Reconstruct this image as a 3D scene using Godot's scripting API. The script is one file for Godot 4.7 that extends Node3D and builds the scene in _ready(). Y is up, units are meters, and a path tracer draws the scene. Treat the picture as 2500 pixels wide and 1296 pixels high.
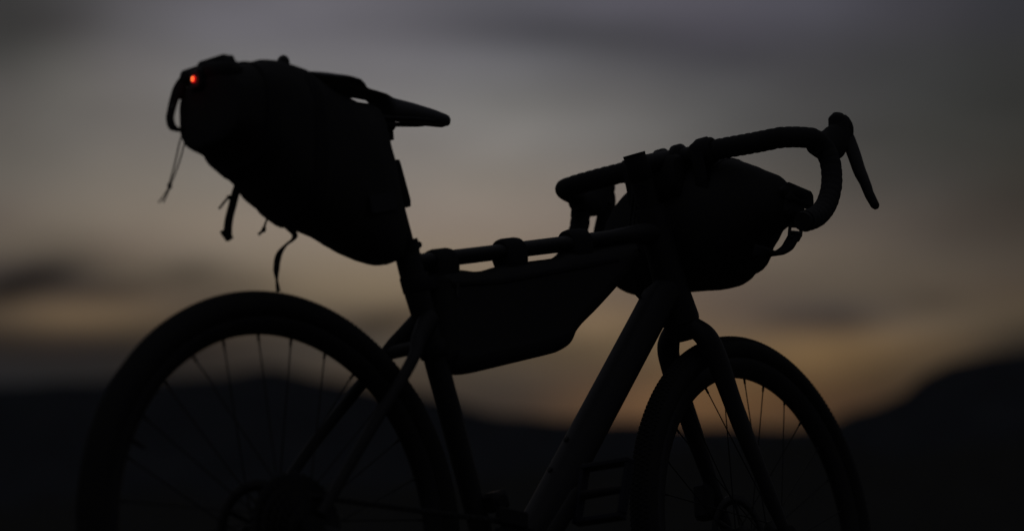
extends Node3D
# A loaded gravel bicycle standing against the last light of dusk, seen from behind and to its right with a long lens.
# World: x runs the way the bicycle points, y is up, z is to the bicycle's right; metres; the road is y = 0.

const HUB_Y := 0.3438
const TYRE_MID := 0.3217                     # radius of the middle of the tyre
const TYRE_R := 0.0221
const BB := Vector3(0.4192, 0.2713, 0.0)     # bottom bracket
const ST := Vector3(-0.2708, 0.9626, 0.0)    # up along the seat tube
const AX0 := Vector3(1.0097, 0.3294, 0.0)    # foot of the steering axis, level with the front hub
const AX := Vector3(-0.2965, 0.9550, 0.0)    # up along the steering axis
const AN := Vector3(0.9550, 0.2965, 0.0)     # ahead, square to the steering axis
const FRONT_HUB := Vector3(1.0560, 0.3438, 0.0)
const STEER := 0.1086                        # the bars are turned a little to the left
const ROOT := Vector3(0.528, 0.0, 0.0)       # where the bicycle stands

var taken := {}
var rng := RandomNumberGenerator.new()
var M := {}
var steer: Transform3D
var bike: Node3D

func _ready() -> void:
	rng.seed = 7
	steer = Transform3D(Basis(AX.normalized(), STEER), Vector3.ZERO)
	steer.origin = AX0 - steer.basis * AX0
	make_camera()
	make_sky()
	make_materials()
	make_land()
	make_bicycle()
	make_seat_pack()
	make_tail_light()
	make_frame_bag()
	make_bar_roll()

# ------------------------------------------------------------------ camera, sky, light

func make_camera() -> void:
	var cam := Camera3D.new()
	cam.name = "camera"
	cam.near = 0.05
	cam.far = 20000.0
	var lens := CameraAttributesPhysical.new()
	lens.frustum_focal_length = 122.55
	lens.exposure_aperture = 2.6
	lens.frustum_focus_distance = 4.40
	lens.frustum_near = 0.05
	lens.frustum_far = 20000.0
	cam.attributes = lens
	add_child(cam)
	cam.fov = 11.184
	cam.transform = Transform3D(Basis(Vector3(0.70399, -0.06631, 0.70711), Vector3(-0.07801, 0.98239, 0.16978), Vector3(-0.70592, -0.17468, 0.68642)).orthonormalized(), Vector3(-2.4777, 0.0278, 2.8977))
	cam.current = true

const GLOW_AZ := 45.80      # compass bearing of the middle of the afterglow, degrees
const GLOW_EL := 10.06
const TILT := 3.861         # the cloud sheets dip a little to the south, degrees
# Tones of the dusk clouds, in sRGB 0..255. Columns run from 10.6 degrees north of the glow to 10.6 degrees south of it, rows from high to low.
const TONE_U := [-10.8, -9.5, -8.2, -6.1, -3.0, 0.0, 2.2, 4.3, 6.5, 8.6, 10.8]
const TONE_V := [5.6, 4.9, 4.3, 3.4, 2.6, 1.7, 0.85, 0.25, -0.2, -0.55, -1.15, -1.75, -2.35, -2.9, -3.4]
const TONES := [
	[58, 57, 57], [70, 69, 70], [85, 83, 86], [95, 93, 98], [96, 94, 100], [85, 84, 90], [85, 83, 91], [82, 80, 88], [74, 73, 81], [62, 61, 67], [50, 50, 54],
	[60, 59, 58], [73, 71, 71], [92, 90, 92], [103, 101, 106], [97, 95, 100], [80, 79, 84], [74, 73, 78], [74, 72, 79], [70, 69, 75], [60, 59, 63], [50, 50, 53],
	[68, 67, 65], [84, 82, 80], [98, 95, 95], [107, 105, 106], [110, 108, 111], [103, 102, 105], [86, 85, 88], [74, 73, 77], [68, 67, 70], [59, 59, 60], [50, 50, 50],
	[84, 81, 78], [97, 94, 90], [106, 102, 99], [112, 109, 107], [117, 114, 113], [114, 112, 110], [101, 99, 98], [86, 85, 85], [72, 71, 71], [62, 62, 61], [51, 51, 49],
	[92, 88, 83], [102, 98, 93], [110, 105, 100], [116, 111, 106], [122, 117, 113], [122, 118, 114], [110, 107, 104], [88, 86, 84], [74, 72, 70], [66, 65, 62], [54, 53, 50],
	[98, 93, 86], [109, 103, 95], [117, 110, 101], [122, 115, 106], [129, 121, 113], [128, 120, 111], [116, 108, 101], [98, 92, 86], [80, 76, 71], [69, 66, 62], [56, 53, 48],
	[102, 94, 83], [111, 103, 90], [119, 110, 96], [126, 116, 101], [134, 123, 109], [133, 122, 108], [120, 110, 98], [104, 97, 86], [91, 84, 75], [76, 70, 62], [60, 55, 48],
	[97, 89, 76], [94, 86, 73], [106, 96, 82], [120, 110, 94], [133, 121, 102], [131, 118, 100], [118, 106, 91], [106, 97, 84], [97, 88, 75], [81, 74, 64], [66, 60, 51],
	[72, 65, 57], [76, 69, 60], [92, 83, 69], [104, 94, 78], [126, 113, 92], [127, 113, 93], [114, 101, 84], [103, 92, 78], [93, 84, 71], [83, 75, 63], [70, 63, 53],
	[58, 53, 47], [68, 61, 53], [86, 76, 63], [93, 83, 68], [120, 107, 85], [122, 107, 86], [110, 96, 79], [100, 88, 75], [88, 79, 66], [84, 75, 62], [73, 64, 52],
	[76, 65, 51], [90, 76, 57], [92, 78, 59], [76, 67, 55], [88, 77, 62], [106, 90, 70], [117, 99, 75], [100, 86, 70], [78, 69, 60], [84, 74, 60], [78, 68, 53],
	[42, 36, 30], [46, 39, 33], [46, 40, 34], [50, 44, 38], [74, 67, 58], [88, 76, 60], [100, 84, 63], [106, 87, 64], [104, 84, 58], [88, 73, 54], [56, 49, 40],
	[27, 25, 23], [30, 28, 25], [36, 33, 30], [46, 41, 36], [66, 57, 47], [70, 61, 51], [86, 69, 52], [98, 77, 53], [94, 74, 50], [72, 59, 44], [40, 36, 31],
	[21, 20, 19], [23, 22, 20], [30, 28, 26], [42, 37, 33], [64, 53, 42], [60, 51, 43], [94, 71, 50], [100, 74, 48], [82, 61, 42], [66, 53, 40], [46, 40, 33],
	[20, 19, 18], [22, 21, 19], [28, 26, 24], [40, 35, 31], [62, 50, 39], [62, 51, 41], [86, 64, 46], [88, 65, 44], [74, 56, 39], [60, 48, 36], [44, 38, 31],
]

# single cloud banks: place across and up from the glow, half width, half height, slope, how much light they keep
const BANKS := [
	[-10.55, -0.66, 0.62, 0.26, 0.35, 0.36], [-9.75, -0.36, 0.72, 0.30, 0.15, 0.40], [-8.6, -0.62, 0.60, 0.20, 0.10, 0.80], [-6.75, -0.22, 0.65, 0.22, 0.12, 0.62], [-8.0, -0.58, 0.55, 0.18, 0.10, 0.75], [-5.6, -0.42, 0.60, 0.18, 0.05, 0.80],
	[-2.75, -1.22, 0.95, 0.24, 0.22, 0.50], [-7.2, -1.45, 1.10, 0.20, 0.25, 0.85], [1.0, -1.75, 1.00, 0.22, 0.12, 0.85],
	[5.75, -1.16, 0.55, 0.17, 0.0, 0.72], [6.85, -1.20, 0.60, 0.19, -0.05, 0.66], [8.8, -0.84, 0.62, 0.20, 0.0, 0.78], [4.9, -0.75, 0.80, 0.15, 0.0, 0.90], [7.6, -2.55, 0.7, 0.25, 0.2, 0.85],
	[-10.2, 4.75, 1.40, 0.50, 0.25, 0.80], [0.6, 4.95, 2.2, 0.30, -0.12, 0.90], [4.6, 4.35, 2.4, 0.32, -0.15, 0.90], [8.2, 2.6, 1.6, 0.30, -0.1, 0.92], [2.3, 2.95, 1.8, 0.30, 0.10, 1.06], [-4.5, 3.2, 2.0, 0.30, 0.08, 1.05],
	[-9.2, -1.10, 1.6, 0.20, 0.04, 1.14], [8.3, -1.45, 1.1, 0.18, 0.12, 1.14], [5.0, 0.15, 1.5, 0.20, -0.05, 1.07], [7.5, -0.25, 1.3, 0.20, 0.06, 1.08], [9.3, 0.6, 1.0, 0.25, 0.1, 0.90], [6.0, 0.75, 1.4, 0.22, 0.02, 0.92], [-7.6, 0.35, 1.8, 0.22, 0.06, 1.05], [1.75, -1.28, 0.50, 0.22, 0.1, 1.22], [6.25, -2.0, 0.55, 0.30, -0.1, 1.22], [3.05, -2.75, 0.45, 0.25, 0.0, 1.15], [7.9, -1.65, 0.8, 0.22, 0.2, 1.12], [-9.0, -1.25, 1.3, 0.22, 0.08, 1.10], [10.6, -1.75, 0.9, 0.35, 0.35, 0.70]]

func tone_at(i: int, j: int) -> Vector3:
	var t: Array = TONES[clampi(j, 0, TONE_V.size() - 1) * TONE_U.size() + clampi(i, 0, TONE_U.size() - 1)]
	return Vector3(lin(t[0]), lin(t[1]), lin(t[2]))

func lin(v: float) -> float:
	var c := v / 255.0
	return c / 12.92 if c <= 0.04045 else pow((c + 0.055) / 1.055, 2.4)

func locate(list: Array, x: float) -> Vector2:      # (cell, share of it)
	var up: bool = list[1] > list[0]
	for k in list.size() - 1:
		if (x < list[k + 1]) == up or k == list.size() - 2:
			return Vector2(k, clampf((x - list[k]) / (list[k + 1] - list[k]), 0.0, 1.0))
	return Vector2.ZERO

func cubic(a: Vector3, b: Vector3, c: Vector3, d: Vector3, t: float) -> Vector3:
	return b + 0.5 * t * (c - a + t * (2.0 * a - 5.0 * b + 4.0 * c - d + t * (3.0 * (b - c) + d - a)))

func cloud_tone(u: float, v: float) -> Vector3:
	var x := locate(TONE_U, u)
	var y := locate(TONE_V, v)
	var i := int(x.x)
	var j := int(y.x)
	var rows: Array[Vector3] = []
	for k in range(j - 1, j + 3):
		rows.append(cubic(tone_at(i - 1, k), tone_at(i, k), tone_at(i + 1, k), tone_at(i + 2, k), x.y))
	var c := cubic(rows[0], rows[1], rows[2], rows[3], y.y)
	return Vector3(maxf(c.x, 0.0), maxf(c.y, 0.0), maxf(c.z, 0.0))

func make_sky() -> void:
	var streaks := FastNoiseLite.new()
	streaks.seed = 3
	streaks.frequency = 0.16
	streaks.fractal_octaves = 4
	var sky_at := func(az: float, el: float) -> Color:
		var du := wrapf(az - GLOW_AZ, -180.0, 180.0)
		var dv := el - GLOW_EL
		var a := deg_to_rad(TILT)
		var u := du * cos(deg_to_rad(GLOW_EL)) * cos(a) - dv * sin(a)
		var v := dv * cos(a) + du * cos(deg_to_rad(GLOW_EL)) * sin(a)
		if absf(du) > 60.0:
			u = du
			v = dv
		# away from the glow the cloud deck fades evenly into blue grey night
		var c := cloud_tone(clampf(u, -10.8, 10.8), clampf(v, -3.4, 5.6))
		var beyond := Vector2(maxf(absf(u) - 10.8, 0.0), maxf(v - 5.6, 0.0)).length()
		c *= 1.05
		var night := Vector3(0.0560, 0.0560, 0.0630) * (0.30 + 1.10 * maxf(0.0, sin(deg_to_rad(el)))) * (0.80 + 0.20 * maxf(0.0, cos(deg_to_rad(du))))
		c = night.lerp(c, exp(-beyond / 9.0))
		if absf(u) < 16.0 and absf(v) < 10.0:
			for b in BANKS:
				var x: float = (u - b[0]) / b[2]
				var y: float = (v - b[1] - (u - b[0]) * b[4]) / b[3]
				var near := x * x + y * y
				if near < 9.0:
					c *= 1.0 + (b[5] - 1.0) * exp(-0.7 * near)
		var n := streaks.get_noise_2d(u * 0.55, v * 2.1 + 40.0) + 0.6 * streaks.get_noise_2d(u * 1.7 + 90.0, v * 5.0)
		c *= 1.0 + 0.13 * n
		if v < 2.0:
			c *= Vector3(1.0, 1.0, 1.0).lerp(Vector3(1.005, 0.982, 1.045), smoothstep(2.0, 0.5, v) * (1.0 - 0.7 * smoothstep(-0.8, -2.0, v)))
		return Color(c.x, c.y, c.z)
	var w := 4096
	var h := 2048
	var img := Image.create(w / 8, h / 8, false, Image.FORMAT_RGBF)
	for y in img.get_height():
		for x in img.get_width():
			img.set_pixel(x, y, sky_at.call((x + 0.5) / img.get_width() * 360.0, 90.0 - (y + 0.5) / img.get_height() * 180.0))
	img.resize(w, h, Image.INTERPOLATE_CUBIC)
	for y in range(int((90.0 - 22.0) / 180.0 * h), int((90.0 - 1.0) / 180.0 * h)):
		for x in range(int(2.0 / 360.0 * w), int(90.0 / 360.0 * w)):
			img.set_pixel(x, y, sky_at.call((x + 0.5) / w * 360.0, 90.0 - (y + 0.5) / h * 180.0))
	var mat := PanoramaSkyMaterial.new()
	mat.panorama = ImageTexture.create_from_image(img)
	var sky := Sky.new()
	sky.sky_material = mat
	var env := Environment.new()
	env.background_mode = Environment.BG_SKY
	env.sky = sky
	env.tonemap_mode = Environment.TONE_MAPPER_LINEAR
	env.tonemap_exposure = 1.0
	env.fog_enabled = true
	env.fog_mode = Environment.FOG_MODE_EXPONENTIAL
	env.fog_density = 0.000012
	env.fog_light_color = Color(0.62, 0.72, 1.0)
	env.sdfgi_enabled = true
	env.ssao_enabled = true
	env.ssil_enabled = true
	var we := WorldEnvironment.new()
	we.name = "world_environment"
	we.environment = env
	add_child(we)
	# what is left of the sun behind the clouds over the ridge
	var sun := DirectionalLight3D.new()
	sun.name = "afterglow_sun"
	sun.light_color = Color(1.0, 0.78, 0.55)
	sun.light_energy = 0.005
	sun.light_angular_distance = 10.0
	sun.shadow_enabled = true
	add_child(sun)
	var az := deg_to_rad(GLOW_AZ - 1.0)
	var el := deg_to_rad(9.5)
	var to_sun := Vector3(sin(az) * cos(el), sin(el), -cos(az) * cos(el))
	sun.look_at_from_position(to_sun * 50.0, Vector3.ZERO, Vector3.UP)

# ------------------------------------------------------------------ materials

func noise_tex(seed_: int, freq: float, bump: float, cell := false) -> NoiseTexture2D:
	var n := FastNoiseLite.new()
	n.seed = seed_
	n.frequency = freq
	n.fractal_octaves = 4
	if cell:
		n.noise_type = FastNoiseLite.TYPE_CELLULAR
	var t := NoiseTexture2D.new()
	t.width = 256
	t.height = 256
	t.seamless = true
	t.noise = n
	if bump > 0.0:
		t.as_normal_map = true
		t.bump_strength = bump
	return t

func paint(called: String, c: Color, rough: float, metal := 0.0, normal: Texture2D = null, scale := 8.0, spec := 0.5) -> StandardMaterial3D:
	var m := StandardMaterial3D.new()
	m.resource_name = called
	m.albedo_color = c.linear_to_srgb()
	m.roughness = rough
	m.metallic = metal
	m.metallic_specular = spec
	if normal:
		m.normal_enabled = true
		m.normal_texture = normal
		m.normal_scale = 0.6
		m.uv1_triplanar = true
		m.uv1_scale = Vector3.ONE * scale
	M[called] = m
	return m

func make_materials() -> void:
	var weave := noise_tex(11, 0.09, 3.0, true)
	var grain := noise_tex(12, 0.05, 2.0)
	paint("frame_paint", Color(0.034, 0.034, 0.036), 0.5, 0.0, grain, 40.0, 0.3)
	paint("alloy", Color(0.020, 0.020, 0.021), 0.5, 0.3)
	paint("black_alloy", Color(0.026, 0.026, 0.027), 0.6, 0.0, null, 8.0, 0.3)
	paint("rubber", Color(0.032, 0.032, 0.032), 0.85, 0.0, grain, 60.0, 0.3)
	paint("rim_carbon", Color(0.022, 0.022, 0.023), 0.45, 0.0, null, 8.0, 0.4)
	paint("bar_tape", Color(0.035, 0.035, 0.036), 0.8, 0.0, weave, 90.0, 0.3)
	paint("nylon", Color(0.045, 0.045, 0.046), 0.85, 0.0, weave, 45.0, 0.25)
	paint("nylon_patch", Color(0.045, 0.046, 0.052), 0.7, 0.0, weave, 60.0, 0.3)
	paint("webbing", Color(0.036, 0.036, 0.039), 0.85, 0.0, weave, 120.0, 0.2)
	paint("buckle", Color(0.020, 0.020, 0.020), 0.5)
	paint("cord", Color(0.10, 0.10, 0.10), 0.8)
	paint("saddle_cover", Color(0.095, 0.097, 0.104), 0.42, 0.0, grain, 60.0, 0.4)
	paint("blue_alloy", Color(0.007, 0.008, 0.020), 0.6, 0.2)
	paint("steel", Color(0.35, 0.35, 0.36), 0.35, 0.95)
	paint("housing", Color(0.015, 0.015, 0.015), 0.5)
	paint("mountain", Color(0.062, 0.064, 0.060), 1.0, 0.0, null, 1.0, 0.0)
	paint("hillside", Color(0.062, 0.062, 0.056), 1.0, 0.0, null, 1.0, 0.0)
	paint("dirt", Color(0.10, 0.085, 0.065), 0.95, 0.0, grain, 3.0, 0.1)
	for k in ["mountain", "hillside", "dirt"]:
		var tex := noise_tex(20 + k.length(), 0.03, 0.0)
		var ramp := Gradient.new()
		ramp.set_color(0, Color(0.72, 0.72, 0.72))
		ramp.set_color(1, Color(1.0, 1.0, 1.0))
		tex.color_ramp = ramp
		M[k].albedo_texture = tex
		M[k].uv1_triplanar = true
		M[k].uv1_scale = Vector3.ONE * ({"mountain": 0.0012, "hillside": 0.02, "dirt": 0.7}[k])
	var lens := paint("red_lens", Color(0.35, 0.01, 0.015), 0.3)
	lens.emission_enabled = true
	lens.emission = Color(0.90, 0.04, 0.09)
	lens.emission_energy_multiplier = 1.3
	var led := paint("led_core", Color(0.9, 0.5, 0.2), 0.4)
	led.emission_enabled = true
	led.emission = Color(1.0, 0.50, 0.24)
	led.emission_energy_multiplier = 4.5

# ------------------------------------------------------------------ mesh helpers

func commit(smooth: PackedVector3Array, flat := PackedVector3Array()) -> ArrayMesh:
	var vol := 0.0
	for arr: PackedVector3Array in [smooth, flat]:
		for k in range(0, arr.size(), 3):
			vol += arr[k].dot(arr[k + 1].cross(arr[k + 2]))
	var st := SurfaceTool.new()
	st.begin(Mesh.PRIMITIVE_TRIANGLES)
	for part in 2:
		var arr := smooth if part == 0 else flat
		st.set_smooth_group(0 if part == 0 else -1)
		for k in range(0, arr.size(), 3):
			st.add_vertex(arr[k])
			st.add_vertex(arr[k + (2 if vol > 0.0 else 1)])
			st.add_vertex(arr[k + (1 if vol > 0.0 else 2)])
	st.generate_normals()
	st.index()
	return st.commit()

func loft(rings: Array, closed := false, caps := true) -> Array:        # [smooth triangles, flat triangles]
	var s := PackedVector3Array()
	var f := PackedVector3Array()
	var m: int = rings[0].size()
	var n := rings.size()
	for i in (n if closed else n - 1):
		var a: PackedVector3Array = rings[i]
		var b: PackedVector3Array = rings[(i + 1) % n]
		for j in m:
			var k := (j + 1) % m
			s.append_array([a[j], a[k], b[k], a[j], b[k], b[j]])
	if caps and not closed:
		for e in 2:
			var r: PackedVector3Array = rings[0 if e == 0 else n - 1]
			var c := Vector3.ZERO
			for p in r:
				c += p / m
			for j in m:
				var k := (j + 1) % m
				f.append_array([c, r[k], r[j]] if e == 0 else [c, r[j], r[k]])
	return [s, f]

# a tube along points; radii: a number, or per point a number or Vector2(radius across `side`, radius along it)
func tube(points: Array, radii, sides := 16, side := Vector3(0, 0, 1), closed := false, caps := true, power := 2.0) -> Array:
	var rings := []
	var n := points.size()
	for i in n:
		var before: Vector3 = points[(i - 1 + n) % n] if closed or i > 0 else points[0]
		var after: Vector3 = points[(i + 1) % n] if closed or i < n - 1 else points[n - 1]
		var t := (after - before).normalized()
		var b := (side - t * side.dot(t)).normalized()
		var nn := b.cross(t)
		var rr = radii[i] if radii is Array else radii
		var r: Vector2 = rr if rr is Vector2 else Vector2(rr, rr)
		var ring := PackedVector3Array()
		for j in sides:
			var w := TAU * j / sides
			var cx := signf(cos(w)) * pow(absf(cos(w)), 2.0 / power)
			var cy := signf(sin(w)) * pow(absf(sin(w)), 2.0 / power)
			ring.append(points[i] + nn * cx * r.x + b * cy * r.y)
		rings.append(ring)
	return loft(rings, closed, caps)

func curve(points: Array, per := 6) -> Array:        # a smooth path through points
	var out := []
	var n := points.size()
	for i in n - 1:
		var a: Vector3 = points[maxi(i - 1, 0)]
		var b: Vector3 = points[i]
		var c: Vector3 = points[i + 1]
		var d: Vector3 = points[mini(i + 2, n - 1)]
		for k in per:
			out.append(b.cubic_interpolate(c, a, d, float(k) / per))
	out.append(points[n - 1])
	return out

func soft(values: Array, per := 6) -> Array:         # the same for numbers or Vector2
	var out := []
	var n := values.size()
	for i in n - 1:
		for k in per:
			out.append(pair(values[i]).lerp(pair(values[i + 1]), smoothstep(0.0, 1.0, float(k) / per)))
	out.append(pair(values[n - 1]))
	return out

func pair(v) -> Vector2:
	return v if v is Vector2 else Vector2(v, v)

func join(lists: Array) -> Array:
	var s := PackedVector3Array()
	var f := PackedVector3Array()
	for l in lists:
		s.append_array(l[0])
		f.append_array(l[1])
	return [s, f]

func box(center: Vector3, size: Vector3, basis := Basis.IDENTITY, bevel := 0.15) -> Array:      # a chamfered block
	var h := size / 2.0
	var c := minf(h.x, minf(h.y, h.z)) * bevel * 2.0
	var rings := []
	for z: Vector2 in [Vector2(-h.z, c), Vector2(-h.z + c, 0), Vector2(h.z - c, 0), Vector2(h.z, c)]:
		var x := h.x - z.y
		var y := h.y - z.y
		var ring := PackedVector3Array()
		for p: Vector2 in [Vector2(x - c, -y), Vector2(x, -y + c), Vector2(x, y - c), Vector2(x - c, y), Vector2(-x + c, y), Vector2(-x, y - c), Vector2(-x, -y + c), Vector2(-x + c, -y)]:
			ring.append(center + basis * Vector3(p.x, p.y, z.x))
		rings.append(ring)
	var l := loft(rings)
	l[1].append_array(l[0])
	return [PackedVector3Array(), l[1]]

func disc_lathe(profile: Array, center: Vector3, axis: Vector3, n := 48, closed_profile := true) -> Array:     # profile: Vector2(radius, along the axis)
	var a := axis.normalized()
	var u := a.cross(Vector3(0, 1, 0) if absf(a.y) < 0.9 else Vector3(1, 0, 0)).normalized()
	var v := a.cross(u)
	var rings := []
	for i in n:
		var w := TAU * i / n
		var dir := u * cos(w) + v * sin(w)
		var ring := PackedVector3Array()
		for p: Vector2 in profile:
			ring.append(center + dir * p.x + a * p.y)
		rings.append(ring)
	return loft(rings, true)

func blob(center: Vector3, r: Vector3, basis := Basis.IDENTITY, sides := 14) -> Array:
	var rings := []
	var n := 9
	for i in n:
		var t := PI * (i + 0.35) / (n - 0.3)
		var ring := PackedVector3Array()
		for j in sides:
			var w := TAU * j / sides
			ring.append(center + basis * Vector3(r.x * cos(t), r.y * sin(t) * cos(w), r.z * sin(t) * sin(w)))
		rings.append(ring)
	return loft(rings)

func numbered(called: String, parent: Node) -> String:
	var key := "%d/%s" % [parent.get_instance_id(), called]
	taken[key] = taken.get(key, -1) + 1
	return called if taken[key] == 0 else "%s_%03d" % [called, taken[key]]

func put(called: String, lists: Array, mat: String, parent: Node, placed := Transform3D.IDENTITY) -> MeshInstance3D:
	var o := MeshInstance3D.new()
	o.name = numbered(called, parent)
	o.mesh = commit(lists[0], lists[1])
	o.material_override = M[mat]
	parent.add_child(o, true)
	o.transform = placed
	return o

func group_node(called: String, parent: Node, placed := Transform3D.IDENTITY) -> Node3D:
	var o := Node3D.new()
	o.name = numbered(called, parent)
	parent.add_child(o, true)
	o.transform = placed
	return o

func tag(o: Node, label: String, category := "", group := "") -> void:
	o.set_meta("label", label)
	if category:
		o.set_meta("category", category)
	if group:
		o.set_meta("group", group)

# ------------------------------------------------------------------ land

const RIDGE_AZ := [20.0, 28.0, 33.0, 35.0, 36.2, 37.4, 38.6, 40.4, 41.6, 43.4, 45.6, 46.8, 47.7, 49.5, 52.0, 53.05, 53.85, 54.4, 54.96, 55.7, 56.5, 59.0, 64.0, 72.0]
const RIDGE_EL := [6.6, 7.6, 8.00, 8.10, 8.12, 8.02, 7.94, 8.02, 7.80, 7.44, 6.97, 6.78, 6.62, 6.47, 6.26, 6.52, 6.66, 6.98, 7.14, 7.18, 7.20, 6.9, 6.3, 5.6]

func ridge(az: float) -> float:
	for k in RIDGE_AZ.size() - 1:
		if az <= RIDGE_AZ[k + 1]:
			return lerpf(RIDGE_EL[k], RIDGE_EL[k + 1], smoothstep(0.0, 1.0, clampf((az - RIDGE_AZ[k]) / (RIDGE_AZ[k + 1] - RIDGE_AZ[k]), 0.0, 1.0)))
	return RIDGE_EL[-1]

func range_of_hills(called: String, mat: String, near: float, crest: float, far: float, top: Callable, rough: float, az0: float, az1: float, cols: int, rows: int) -> MeshInstance3D:
	var noise := FastNoiseLite.new()
	noise.seed = called.length()
	noise.frequency = 3.0 / near
	noise.fractal_octaves = 5
	var at := func(i: int, j: int) -> Vector3:
		var az := lerpf(az0, az1, float(i) / cols)
		var d := lerpf(near, far, float(j) / rows)
		var edge := smoothstep(0.0, 0.12, float(i) / cols) * smoothstep(0.0, 0.12, 1.0 - float(i) / cols)
		var share := smoothstep(near, crest, d) if d < crest else smoothstep(far, crest, d)
		var p := Vector3(sin(deg_to_rad(az)) * d, 0.0, -cos(deg_to_rad(az)) * d)
		var wob := noise.get_noise_2d(p.x, p.z)
		p.y = tan(deg_to_rad(top.call(az))) * crest * (share * (1.0 + rough * wob * (1.0 if d < crest else 0.4)) * edge) - 2.0
		return p
	var s := PackedVector3Array()
	for i in cols:
		for j in rows:
			var a: Vector3 = at.call(i, j)
			var b: Vector3 = at.call(i + 1, j)
			var c: Vector3 = at.call(i + 1, j + 1)
			var d: Vector3 = at.call(i, j + 1)
			s.append_array([a, c, b, a, d, c])
	var st := SurfaceTool.new()
	st.begin(Mesh.PRIMITIVE_TRIANGLES)
	st.set_smooth_group(0)
	for k in range(0, s.size(), 3):
		var up := (s[k + 1] - s[k]).cross(s[k + 2] - s[k]).y < 0.0
		st.add_vertex(s[k])
		st.add_vertex(s[k + (1 if up else 2)])
		st.add_vertex(s[k + (2 if up else 1)])
	st.generate_normals()
	st.index()
	var o := MeshInstance3D.new()
	o.name = called
	o.mesh = st.commit()
	o.material_override = M[mat]
	add_child(o, true)
	o.set_meta("kind", "structure")
	return o

func make_land() -> void:
	var o := range_of_hills("mountains", "mountain", 2600.0, 4200.0, 6500.0, ridge, 0.05, 8.0, 84.0, 300, 26)
	tag(o, "dark blue mountain range along the horizon behind the bicycle")
	var crest := func(az: float) -> float: return 5.75 + 0.10 * sin(az * 0.9) + 0.07 * sin(az * 2.3 + 1.0)
	o = range_of_hills("hills", "hillside", 260.0, 520.0, 900.0, crest, 0.10, -10.0, 102.0, 240, 22)
	tag(o, "near black foothills in front of the blue mountains")
	# the ground: one sheet to the foot of the mountains, a little lower where the photographer crouches
	var bumps := FastNoiseLite.new()
	bumps.seed = 5
	bumps.frequency = 0.35
	var steps := [-7000.0, -3000.0, -800.0, -200.0, -60.0, -20.0, -8.0, -5.0, -4.0, -3.2, -2.6, -2.1, -1.6, -1.2, -0.8, -0.4, 0.0, 0.4, 0.8, 1.2, 1.6, 2.0, 2.4, 2.8, 3.4, 4.2, 5.5, 8.0, 20.0, 60.0, 200.0, 800.0, 3000.0, 7000.0]
	var st := SurfaceTool.new()
	st.begin(Mesh.PRIMITIVE_TRIANGLES)
	st.set_smooth_group(0)
	var height := func(x: float, z: float) -> Vector3:
		var off := Vector2(maxf(absf(x - 0.5) - 0.9, 0.0), z).length()
		var y := -0.30 * smoothstep(0.7, 2.6, off)
		y += 0.02 * bumps.get_noise_2d(x, z) * smoothstep(0.3, 1.5, off) - 0.001
		return Vector3(x, y, z)
	for i in steps.size() - 1:
		for j in steps.size() - 1:
			var a: Vector3 = height.call(steps[i], steps[j])
			var b: Vector3 = height.call(steps[i + 1], steps[j])
			var c: Vector3 = height.call(steps[i + 1], steps[j + 1])
			var d: Vector3 = height.call(steps[i], steps[j + 1])
			for p: Vector3 in [a, b, c, a, c, d]:
				st.add_vertex(p)
	st.generate_normals()
	st.index()
	var g := MeshInstance3D.new()
	g.name = "ground"
	g.mesh = st.commit()
	g.material_override = M.dirt
	add_child(g, true)
	g.set_meta("kind", "structure")
	tag(g, "dark dirt ground under the wheels of the bicycle")

# ------------------------------------------------------------------ bicycle

func on_axis(k: float, ahead := 0.0, z := 0.0) -> Vector3:
	return AX0 + AX * k + AN * ahead + Vector3(0, 0, z)

func make_bicycle() -> void:
	bike = Node3D.new()
	bike.name = "bicycle"
	bike.position = ROOT
	add_child(bike)
	tag(bike, "black gravel bicycle with drop bars carrying bikepacking bags at dusk", "bicycle")
	var fixed := Transform3D(Basis.IDENTITY, -ROOT)
	var turned := fixed * steer
	make_frame(fixed)
	make_wheel("rear_wheel", Vector3(0, HUB_Y, 0), fixed, 94.5, 0.031, true)
	make_wheel("front_wheel", FRONT_HUB, turned, 88.5, 0.030, false)
	make_fork(turned)
	make_cockpit(turned)
	make_saddle(fixed)
	make_drivetrain(fixed)

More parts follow.
